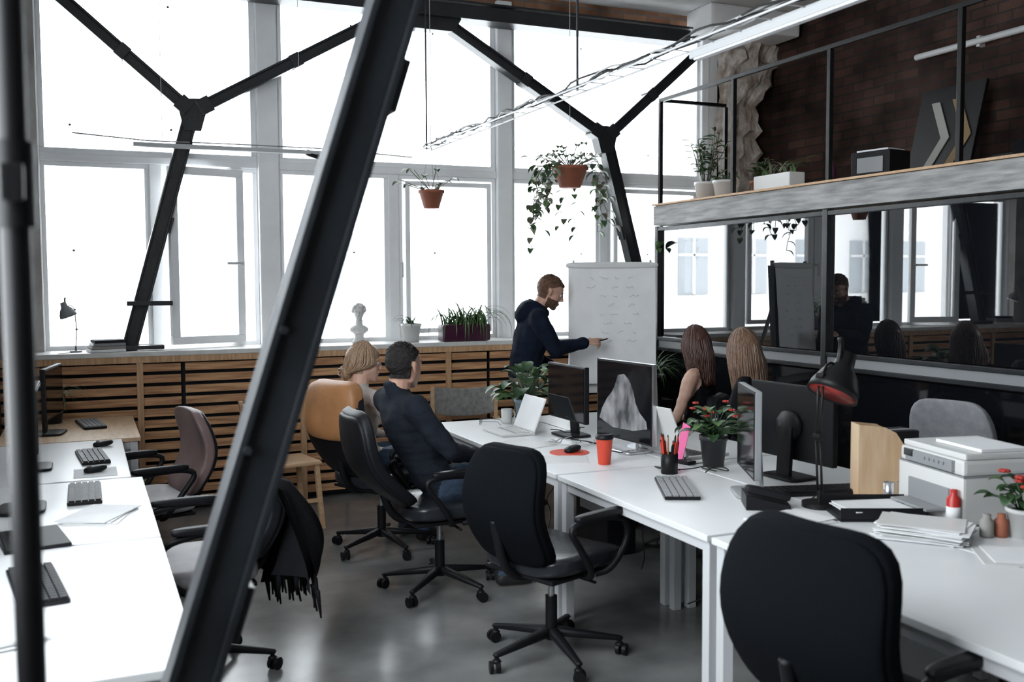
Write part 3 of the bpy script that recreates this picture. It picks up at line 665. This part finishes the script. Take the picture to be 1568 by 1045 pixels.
def office_chair(name,loc,yaw,bm_=BLEATH,sm_=SEATB,bh=.55,bw=.47,tilt=10,rear=None,arms=True,cap=None,seatz=.465,baseyaw=15,top=.03):
    m=M()
    for k in range(5):
        a=math.radians(baseyaw+72*k); dx,dy=math.cos(a),math.sin(a)
        m.hull([((dx*.03,dy*.03,.115),(.03,.03,.025)),((dx*.31,dy*.31,.078),(.018,.018,.012))],BLACKP,8)
        cx,cy=dx*.31,dy*.31; m.cyl((cx,cy,.04),(cx,cy,.08),.01,BLACKP,n=8)
        t=a+1.1; ox,oy=-math.sin(t)*.014,math.cos(t)*.014
        for q in(-1,1): m.cyl((cx+ox*q*.5+dx*.01,cy+oy*q*.5+dy*.01,.027),(cx+ox*q*1.7+dx*.01,cy+oy*q*1.7+dy*.01,.027),.027,BLACKP,n=16)
        m.hull([((cx,cy,.05),(.022,.022,.012))],BLACKP,8)
    m.cyl((0,0,.08),(0,0,.28),.027,BLACKP); m.cyl((0,0,.28),(0,0,.41),.015,ALU)
    m.box((0,0,seatz-.06),(.26,.18,.05),BLACKP,.012); m.tube([(.02,-.1,seatz-.07),(.03,-.24,seatz-.08)],.007,BLACKP)
    m.sbox((.02,0,seatz),(.50,.50,.10),sm_,.42,fn=lambda q:(q.x,q.y,q.z-.02*(q.x/.25)**3*(1 if q.x>0 else 0)+.05*(q.y**2)/.06*.4))
    m.box((.0,0,seatz-.045),(.42,.42,.02),BLACKP,.01)
    t=math.radians(tilt)
    def bend(q): return (q.x+.55*q.y**2-.06*math.cos(q.z/bh*4.2),q.y*(1-.16*max(0,q.z/bh*2)**3),q.z)
    T0=m.T; m.T=Matrix.Translation((-.235,0,seatz+top))@Matrix.Rotation(-t,4,'Y')
    m.sbox((0,0,bh/2+.01),(.075,bw,bh),bm_,.36,fn=bend)
    m.sbox((-.03,0,bh/2+.01),(.035,bw*.97,bh*.97),rear or BLACKP,.36,fn=bend)
    if cap: m.sbox((-.014,0,bh-.15),(.115,bw*.93,.33),cap,.36,fn=lambda q:(bend(V((q.x,q.y,q.z+bh/2-.16)))[0],q.y*(1-.10*max(0,q.z/.16)**3),q.z))
    m.T=T0
    m.tube([(-.05,0,seatz-.065),(-.22,0,seatz-.06),(-.30,0,seatz+.02),(-.325-.02,0,seatz+.22)],.022,BLACKP,8,2)
    if arms:
        for sg in(-1,1):
            m.tube([(-.02,sg*.22,seatz-.05),(-.03,sg*.285,seatz-.03),(-.12,sg*.295,seatz+.10),(-.20,sg*.295,seatz+.20),(-.10,sg*.295,seatz+.225),(.08,sg*.29,seatz+.215),(.19,sg*.285,seatz+.18),(.20,sg*.28,seatz+.08),(.10,sg*.27,seatz-.03),(.05,sg*.22,seatz-.05)],.015,BLACKP,8,2)
            m.sbox((.0,sg*.293,seatz+.235),(.30,.05,.035),BLACKP,.45,5)
    return m.make(name,loc,yaw)
office_chair('office_chair',(1.76,5.04,0),2,bh=.58,tilt=29,baseyaw=5)
office_chair('office_chair',(1.70,5.98,0),26,bh=.61,bw=.50,tilt=16,cap=TAN,bm_=BLEATH,baseyaw=40)
office_chair('office_chair',(1.90,3.92,0),20,bm_=MESHF,rear=MESHF,bh=.52,bw=.46,tilt=6,baseyaw=30,top=0)
office_chair('office_chair',(2.04,2.11,0),8,bm_=MESHF,rear=MESHF,bh=.54,bw=.58,tilt=6,baseyaw=10)
office_chair('office_chair',(.29,5.80,0),192,bm_=PLEATH,sm_=GLEATH,bh=.48,tilt=6,rear=BLEATH)
office_chair('office_chair',(.42,4.38,0),184,sm_=GLEATH,bh=.46,tilt=6)
office_chair('office_chair',(3.76,5.68,0),130,bh=.42,tilt=6,arms=False)
office_chair('office_chair',(3.69,5.00,0),135,bh=.42,tilt=6,arms=False,baseyaw=50)
office_chair('office_chair',(3.90,3.70,0),195,bm_=GFAB,sm_=GFAB,rear=GFAB,bh=.56,bw=.46,tilt=6,arms=False)
m=M()
for sx in(-.25,.25):
    m.beam((sx,-.2,0),(sx,.2,.45),.025,.03,BLACKM); m.beam((sx,.2,0),(sx,-.2,.45),.025,.03,BLACKM); m.beam((sx,.2,.42),(sx,.23,.88),.025,.03,WOODB); m.box((sx,0,.62),(.05,.45,.025),WOODB,.004); m.beam((sx,-.18,.43),(sx,-.18,.61),.025,.03,WOODB)
m.box((0,0,.45),(.5,.42,.012),CANV,.004)
m.sbox((0,.22,.77),(.54,.022,.22),CANV,.3,8,fn=lambda q:(q.x,q.y+.05*(1-(q.x/.27)**2),q.z-.03*(1-(q.x/.27)**2)))
m.make('folding_director_chair',(2.68,7.0,0),-15)
m=M()
for sx,sy in((-1,-1),(1,-1),(-1,1),(1,1)): m.beam((sx*.20,sy*.19,0),(sx*.17,sy*.17,.45),.032,.032,WOODB)
m.box((0,0,.46),(.40,.40,.025),WOODB,.01); 
for sy in(-1,1): m.box((0,sy*.18,.2),(.34,.02,.025),WOODB); m.beam((-.18,sy*.17,.45),(-.24,sy*.17,.88),.03,.03,WOODB)
m.box((-.235,0,.80),(.02,.36,.12),WOODB,.006); m.sbox((-.12,0,.62),(.14,.42,.28),MESHF,.5)
m.make('wooden_chair',(1.24,6.80,0),10)
# flip chart
m=M()
for sx in(-.3,.3): m.beam((sx,0,1.86),(sx*1.25,-.12,0.0),.03,.02,ALU)
m.beam((0,.04,1.80),(0,.62,0.0),.03,.02,ALU)
m.box((0,-.015,1.32),(.68,.018,1.0),WPLAS,.004,Matrix.Rotation(math.radians(-3),3,'X'))
m.sbox((0,-.035,1.82),(.72,.05,.05),WPLAS,.4,6)
vs=[];fs=[]
for i in range(19):
    for j in range(13):
        x=-.335+.67*j/12; z=1.80-.90*i/18; vs.append((x,-.047-.06*(i/18)-.007*noise.noise(V((x*7,z*6,0)))-.010*(i/18)**3*math.sin(j*.7),z))
for i in range(18):
    for j in range(12): a=i*13+j; fs.append([a,a+1,a+14,a+13])
m.add(vs,fs,PAPER,True)
rr=random.Random(4)
for i in range(8):
    z=1.72-.07*i; x=-.22+rr.uniform(0,.2); y=-.060-.06*((1.80-z)/.9)
    while x<.18:
        pts=[(x+q*.012,y,z+rr.uniform(-.012,.012)) for q in range(rr.randint(3,7))]; m.tube(pts,.0010,INK,4); x+=len(pts)*.012+rr.uniform(.03,.12)
m.make('flip_chart',(3.80,6.74,0),-24)
m=M()
for k,(a,L) in enumerate(((.5,.10),(2.6,.10),(1.2,.08),(1.9,.08),(-.3,.05))): m.blade((0,0,0),(math.cos(a)*.2-.3,-1,0),L*1.3,.06,.3*k,LEAF2,5,math.sin(a),True)
m.make('paper_butterfly',(4.62,7.38,1.98))
# ------------------------------------------------------------------ desk items
Z=.75
def mon(name,loc,yaw,w=.52,h=.32,zc=.27,back=BLACKP,bez=BLACKP,th=.03,scr=SCREEN,pic=False):
    m=M(); m.box((0,0,zc),(th,w,h),back,.006); m.box((th/2+.001,0,zc),(.003,w-.024,h-.024),scr)
    if bez!=back: m.box((th/2-.001,0,zc),(.004,w-.002,h-.002),bez)
    if pic:
        m.prism([(-.24,-.12),(-.1,-.16),(.1,-.155),(.23,-.13),(.22,-.09),(.16,-.05),(.12,.0),(.10,.06),(.06,.12),(.01,.15),(-.05,.14),(-.08,.08),(-.11,.04),(-.16,.0),(-.21,-.06)],((0,1,0),(0,0,1)),.001,GREYSC,(th/2+.0035,0,zc))
    m.hull([((-.02,0,zc-.02),(.02,.09,.08)),((-.03,0,zc-.05),(.02,.05,.05))],back)
    m.beam((-.035,0,zc-.02),(-.05,0,.01),.09,.02,back); m.sbox((-.02,0,.008),(.18,.24,.016),back,.3,5)
    return m.make(name,loc,yaw)
mon('desktop_computer',(2.74,4.70,Z),184,w=.54,h=.44,zc=.285,back=ALU,bez=BLACKP,th=.03,pic=True)
mon('computer_monitor',(2.70,5.33,Z),180,w=.50,h=.34,zc=.27)
mon('computer_monitor',(2.68,3.52,Z),153,w=.42,h=.38,zc=.29,back=GPLAS)
mon('computer_monitor',(3.10,3.74,Z),3,w=.56,h=.36,zc=.27)
mon('computer_monitor',(-.24,5.55,Z),0,w=.50,h=.32)
mon('computer_monitor',(-.24,4.55,Z),0,w=.50,h=.32)
mon('computer_monitor',(-.20,6.80,Z),-10,w=.50,h=.32)
def keyboard(name,loc,yaw,L=.43,W=.14,base=BLACKP,keys=GPLAS):
    m=M(); m.box((0,0,.009),(W,L,.014),base,.004)
    nr=5; nc=15
    for i in range(nr):
        for j in range(nc):
            if i==0 and 4<j<10: continue
            m.box((-W/2+.018+i*(W-.034)/(nr-1),-L/2+.016+j*(L-.032)/(nc-1),.019),((W-.034)/(nr-1)*.82,(L-.032)/(nc-1)*.84,.008),keys)
    m.box((-W/2+.018,0,.019),((W-.034)/4*.8,L*.36,.008),keys)
    return m.make(name,loc,yaw)
keyboard('keyboard',(2.44,3.73,Z),-26,W=.155)
keyboard('keyboard',(2.96,3.42,Z),75,keys=BLACKP)
keyboard('keyboard',(.02,7.1,Z),8,L=.42); keyboard('keyboard',(0.02,5.75,Z),5,keys=BLACKP); keyboard('keyboard',(-.02,4.75,Z),0,keys=BLACKP)
keyboard('keyboard',(-.16,3.35,Z),8,keys=BLACKP)
def mouse(name,loc,yaw,mt=BLACKP):
    m=M(); m.sbox((0,0,.017),(.11,.062,.034),mt,.7,6,fn=lambda q:(q.x,q.y,max(q.z,-.015)-.006*(q.x/.055))); m.box((.028,0,.032),(.02,.006,.008),GPLAS,.002); return m.make(name,loc,yaw)
m=M(); m.cyl((0,0,0),(0,0,.003),.11,RED,n=32); m.make('red_mouse_pad',(2.44,4.80,Z)); mouse('computer_mouse',(2.46,4.80,Z+.003),200)
m=M(); m.box((0,0,.0015),(.2,.24,.003),PAPER,.001); m.make('mouse_pad',(.03,5.30,Z)); mouse('computer_mouse',(.03,5.30,Z+.003),190); mouse('computer_mouse',(.08,6.15,Z),190)
m=M(); m.lathe([(.031,0),(.032,.002),(.044,.135),(.045,.137),(.0,.137)],(0,0,0),RED,32); m.lathe([(.047,.132),(.048,.142),(.044,.147),(.042,.157),(.037,.158),(.035,.153),(0,.153)],(0,0,0),BLACKP,32); m.make('takeaway_coffee_cup',(2.45,4.42,Z))
m=M(); m.lathe([(.042,0),(.044,.1),(.041,.1),(.04,.005),(0,.005)],(0,0,0),BLACKM,8)
rr=random.Random(9)
for i in range(14):
    a=rr.uniform(0,6.28); r=.022; q=V((math.cos(a)*r,math.sin(a)*r,.01)); t=V((math.cos(a)*(r+.022),math.sin(a)*(r+.022),rr.uniform(.14,.19))); m.cyl(q,t,.0048,rr.choice([RED,REDP,WOODB,BLACKP,REDP]),n=7); m.cyl(t,t+(t-q).normalized()*.012,.0045,BLACKP,.001,n=7)
m.make('pen_cup',(2.62,4.07,Z))
pp('potted_plant',(2.74,6.03,Z),.08,.15,BLUEP,'broad',44,.29,.085,LEAF,seed=21)
m,n_,l_=potplant('red_flowering_plant',(2.93,4.14,Z),.068,.16,DPOT,'broad',50,.19,.055,LEAF,seed=22)
rr=random.Random(1)
for i in range(9):
    c=V((rr.uniform(-.09,.09),rr.uniform(-.09,.09),rr.uniform(.26,.34)))
    for k in range(5): a=k*1.257; m.sph(c+V((math.cos(a)*.010,math.sin(a)*.010,0)),(.010,.010,.006),FLOW,6)
m.make(n_,l_)
m,n_,l_=potplant('red_flowering_plant',(3.14,2.50,Z),.06,.11,WPLAS,'broad',22,.15,.05,LEAF,seed=23)
for i in range(7):
    c=V((rr.uniform(-.06,.06),rr.uniform(-.06,.06),rr.uniform(.18,.25)))
    for k in range(5): a=k*1.257; m.sph(c+V((math.cos(a)*.012,math.sin(a)*.012,0)),(.012,.012,.007),FLOW,6)
m.make(n_,l_)
def laptop(name,loc,yaw,w=.32,d=.22,mt=ALU,ang=105,keys=BLACKP,scr=SCREEN):
    m=M(); m.box((0,0,.008),(d,w,.014),mt,.004); m.box((-.035,0,.0157),(d*.45,w*.86,.001),keys)
    a=math.radians(ang); T=Matrix.Translation((-d/2+.005,0,.016))@Matrix.Rotation(math.pi/2-a,4,'Y')
    T0=m.T; m.T=T; m.box((0,0,d/2),(.007,w,d),mt,.003); m.box((.0042,0,d/2),(.001,w-.02,d-.02),scr); m.T=T0
    for i in range(4):
        for j in range(12): m.box((-.07+i*.021,-w*.38+j*w*.76/11,.0168),(.016,w*.76/12*.8,.001),WPLAS if keys!=BLACKP else BLACKP)
    return m.make(name,loc,yaw)
laptop('white_laptop',(2.42,5.60,Z),180,mt=WPLAS,keys=GPLAS,ang=112,scr=PAPER)
laptop('silver_laptop',(3.02,4.54,Z),6,w=.40,d=.29,mt=WPLAS,ang=114)
laptop('dark_laptop',(-.20,3.98,Z),10,mt=BLACKP)
m=M(); m.lathe([(.035,0),(.037,.01),(.037,.095),(.034,.095),(.033,.01),(0,.01)],(0,0,0),WPLAS); m.tube([(.036,0,.08),(.06,0,.07),(.06,0,.035),(.036,0,.025)],.005,WPLAS,6,2); m.make('white_mug',(2.58,6.00,Z))
m=M()
for sy in(-.033,.033): m.tube([(0,sy+.028*math.cos(a),.022+.02*math.sin(a)) for a in [k*.524 for k in range(13)]],.0016,BLACKM,5)
m.tube([(0,-.006,.028),(0,.006,.028)],.0016,BLACKM,5)
for sy in(-.062,.062): m.tube([(0,sy,.03),(-.12,sy*.95,.025),(-.14,sy*.9,.003)],.0016,BLACKM,5)
m.make('eyeglasses',(2.40,6.02,Z),150)
m=M(); m.box((0,0,.11),(.004,.055,.2),PINK,.001,Matrix.Rotation(math.radians(18),3,'X')); m.box((0,-.03,.01),(.06,.08,.02),BLACKP,.004); m.make('pink_ruler_in_stand',(2.83,4.27,Z),10)
def papers(name,loc,yaw,n,w=.21,d=.297,h=.004,seed=1):
    rr=random.Random(seed); m=M()
    for i in range(n): m.box((rr.uniform(-.02,.02),rr.uniform(-.02,.02),h/2+i*h),(w,d,h*.8),PAPER if i%4 else WPLAS,0,Matrix.Rotation(rr.uniform(-.18,.18),3,'Z'))
    return m.make(name,loc,yaw)
papers('paper_stack',(2.82,2.66,Z),35,13,seed=2); papers('paper_stack',(2.90,3.00,Z+.017),70,6,seed=3,w=.19,d=.26)
papers('paper_sheet',(2.35,5.18,Z),20,1,seed=4); papers('paper_sheet',(2.30,4.62,Z),60,1,seed=5); papers('paper_stack',(-.26,2.95,Z),10,5,seed=6); papers('paper_sheet',(.05,4.3,Z),-20,3,seed=7); papers('paper_sheet',(2.92,2.30,Z),60,2,seed=8); papers('paper_sheet',(2.52,3.05,Z),100,2,seed=9)
m=M(); m.box((0,0,.008),(.26,.34,.016),BLACKP,.004); 
for s_ in(-1,1): m.box((s_*.127,0,.03),(.006,.34,.05),BLACKP,.002)
m.make('document_tray',(2.90,3.00,Z),65)
# desk phone
m=M(); m.prism([(-.09,0),(.09,0),(.09,.02),(-.09,.06)],((1,0,0),(0,0,1)),.17,BLACKP); m.sbox((0,-.05,.068),(.19,.045,.035),BLACKP,.4,6,T=Matrix.Rotation(math.radians(12),3,'Y'))
for i in range(4):
    for j in range(3): m.box((-.03+i*.025,.01+j*.025,.047-.0055*i),(.014,.016,.008),GPLAS,.002)
m.make('desk_phone',(2.60,3.30,Z),-30)
m=M(); m.lathe([(.024,0),(.026,.005),(.026,.11),(.014,.125),(.014,.145),(0,.146)],(0,0,0),REDP); m.lathe([(.0265,.03),(.0265,.08)],(0,0,0),PAPER); m.make('glue_bottle',(3.03,2.72,Z))
m=M()
for i in range(3): m.lathe([(.022,0),(.025,.01),(.025,.06),(.015,.07),(.015,.085),(0,.086)],(i*.055,.01*i,0),[CREAMP,TERR,WPLAS][i],14)
m.make('ink_jars',(3.02,2.56,Z),-30)
m=M()
for i in range(2): m.lathe([(.02,0),(.024,.09),(.022,.09),(.018,.005),(0,.005)],(i*.06,0,0),ALU,14)
m.make('drinking_glasses',(3.11,3.13,Z),-24)
m=M()
for k in range(3): m.box((0,k*.045,.13),(.24,.038,.26),[DARKW,GPLAS,BLACKP][k],.004); m.box((-.122,k*.045,.17),(.003,.026,.07),PAPER)
m.make('ring_binders',(3.36,3.36,Z),-10)
m=M()
prof=[(-.13,0),(.13,0),(.13,.13),(.11,.19),(.06,.24),(.03,.285),(-.02,.31),(-.13,.32)]
for s_ in(-1,1): m.prism(prof,((1,0,0),(0,0,1)),.006,WOODT,(0,s_*.05,0))
m.box((-.127,0,.16),(.006,.10,.32),WOODT); m.box((.127,0,.065),(.006,.10,.13),WOODT); m.box((0,0,.004),(.26,.1,.008),WOODT)
for i in range(6): m.box((-.02,-.035+i*.013,.12),(.2,.008,.22),PAPER if i%2 else GPLAS)
m.make('wooden_magazine_file',(3.20,3.25,Z),-24)
m=M(); m.box((0,0,.10),(.38,.42,.19),WPLAS,.012); m.box((0,0,.225),(.37,.41,.06),WPLAS,.014); m.box((.0,0,.268),(.35,.40,.024),WPLAS,.008)
m.box((-.19,0,.225),(.02,.30,.045),GPLAS,.004); m.box((-.192,0,.09),(.012,.26,.09),GPLAS,.004); m.box((-.235,0,.05),(.10,.24,.01),GPLAS,.003); m.box((-.198,.13,.235),(.008,.06,.03),SCREEN,.002)
for i in range(5): m.cyl((-.198,-.1+i*.03,.23),(-.206,-.1+i*.03,.23),.006,GPLAS,n=10)
m.box((0,.0,.192),(.382,.422,.006),GPLAS); m.box((.0,-.05,.288),(.2,.28,.012),PAPER)
m.make('laser_printer',(3.28,2.86,Z),-12)
def lamp(name,loc,yaw,sc=1,mt=BLACKM,inner=LAMPR,hs=1.25,tilt=20):
    m=M(); m.T=Matrix.Scale(sc,4)
    m.cyl((0,0,0),(0,0,.02),.075,mt,n=28); m.cyl((0,0,.02),(0,0,.07),.012,mt)
    for q in(-.012,.012): m.tube([(0,q,.07),(-.015,q,.30)],.005,mt); m.tube([(-.015,q,.30),(.0,q,.56)],.005,mt)
    m.cyl((-.015,-.02,.30),(-.015,.02,.30),.016,mt); m.cyl((0,-.02,.56),(0,.02,.56),.014,mt)
    m.tube([(0,0,.56),(.04,0,.62),(.10,0,.60)],.006,mt,8,1); m.tube([(.09,0,.56),(.12,0,.68),(.11,0,.72)],.012,mt,8,1)
    T0=m.T; m.T=T0@Matrix.Translation((.10,0,.54))@Matrix.Rotation(math.radians(tilt),4,'Y')@Matrix.Scale(hs,4)
    m.lathe([(.0,.10),(.028,.10),(.036,.05),(.062,.02),(.083,-.03),(.088,-.06),(.083,-.058),(.047,.012),(.02,.03),(0,.03)],(0,0,0),mt,28)
    m.lathe([(.0825,-.056),(.0465,.010),(.02,.028),(0,.028)],(0,0,0),inner,28); m.sph((0,0,-.02),(.03,.03,.035),PAPER); m.T=T0
    m.tube([(.02,.05,.004),(.1,.14,.003),(.25,.2,.003)],.003,RUBB,5,1)
    return m.make(name,loc,yaw)
lamp('desk_lamp',(2.80,3.20,Z),6,.98,tilt=30)
lamp('desk_lamp',(-.06,7.74,1.203),-170,.55,GPLAS,WPLAS)
m=M()
for i in range(4): m.box((.005*i,0,.012+i*.022),(.24-.01*i,.17,.02),[PAPER,CREAMP,GPLAS,DARKW][i],.003)
m.make('book_stack',(.14,7.68,1.203),10)
rr=random.Random(12); m=M()
for k in range(9):
    x,y=2.72+rr.uniform(-.12,.12),rr.uniform(3.9,5.6); pts=[]
    for i in range(9): pts.append((min(2.95,max(2.3,x)),y,Z+.006+.02*rr.random())); x+=rr.uniform(-.1,.1); y+=rr.uniform(-.12,.12)
    m.tube(pts,.0032,RUBB if k%3 else WCAB,5,2)
m.make('desk_cables')
m=M()
for k in range(8):
    x,y=2.75+rr.uniform(-.1,.1),rr.uniform(3.1,5.8); pts=[(x,y,.70)]
    for i in range(6): pts.append((x+rr.uniform(-.12,.12),y+rr.uniform(-.15,.15),.60-.10*i))
    m.tube(pts,.0035,RUBB,5,2)
m.make('cable_bundle')
for x,y in((2.98,3.6),(3.0,5.4)):
    m=M(); m.box((0,0,.22),(.2,.42,.42),BLACKP,.01); m.box((-.101,0,.3),(.004,.3,.1),GPLAS); m.make('computer_tower',(x,y,0),0)
m=M(); m.box((0,0,.3),(.40,.5,.58),WMET,.006)
for i in range(3): m.box((-.205,0,.12+i*.185),(.012,.47,.17),WHITE,.004); m.box((-.215,0,.17+i*.185),(.012,.12,.012),ALU,.003)
m.make('drawer_pedestal',(2.50,2.64,0),0)
pp('tall_spiky_plant',(4.30,6.96,.72),.11,.20,DPOT,'spider',90,.44,.028,LEAF,seed=31,dmax=2.6)
m=M()
for sx,sy in((-1,-1),(1,-1),(-1,1),(1,1)): m.box((sx*.11,sy*.11,.35),(.025,.025,.70),BLACKM)
m.box((0,0,.705),(.27,.27,.025),BLACKM); m.make('plant_stand',(4.30,6.96,0))
pp('potted_plant',(-.22,7.32,Z),.08,.16,DPOT,'spider',40,.30,.024,LEAF,seed=33)
# fringed shawl draped over left chair
m=M(); vs=[];fs=[];nu=22;nv=16; rr=random.Random(6)
for i in range(nv+1):
    t=i/nv
    for j in range(nu+1):
        u=j/nu-.5
        bulge=.05*math.sin(u*17+3*t)+.03*math.sin(u*31)
        x=.06+.10*math.sin(math.pi*t*.8)+bulge*(.3+t)+.04*t; 
        if t<.12: x-=.10*(1-t/.12)
        z=.89+.03*math.sin(math.pi*(u+.5)) -.52*t*(1+.12*math.sin(u*6))+(-.02 if t<.06 else 0)
        vs.append(V((x,u*(.48+.1*t),z)))
for i in range(nv):
    for j in range(nu): a=i*(nu+1)+j; fs.append([a,a+1,a+nu+2,a+nu+1])
m.add(vs,fs,BLKTOP,True); m.add([p+V((-.03,0,-.005)) for p in vs],[f[::-1] for f in fs],BLKTOP,True)
for j in range(nu*2):
    b=vs[nv*(nu+1)+j//2]+V((0,.012*(j%2),.01)); m.tube([b,b+V((.01*rr.random(),rr.uniform(-.01,.01),-.05)),b+V((.02*rr.random(),rr.uniform(-.02,.02),-.10-.03*rr.random()))],[.011,.004],BLKTOP,6)
m.make('fringed_shawl',(.66,4.36,0),4)
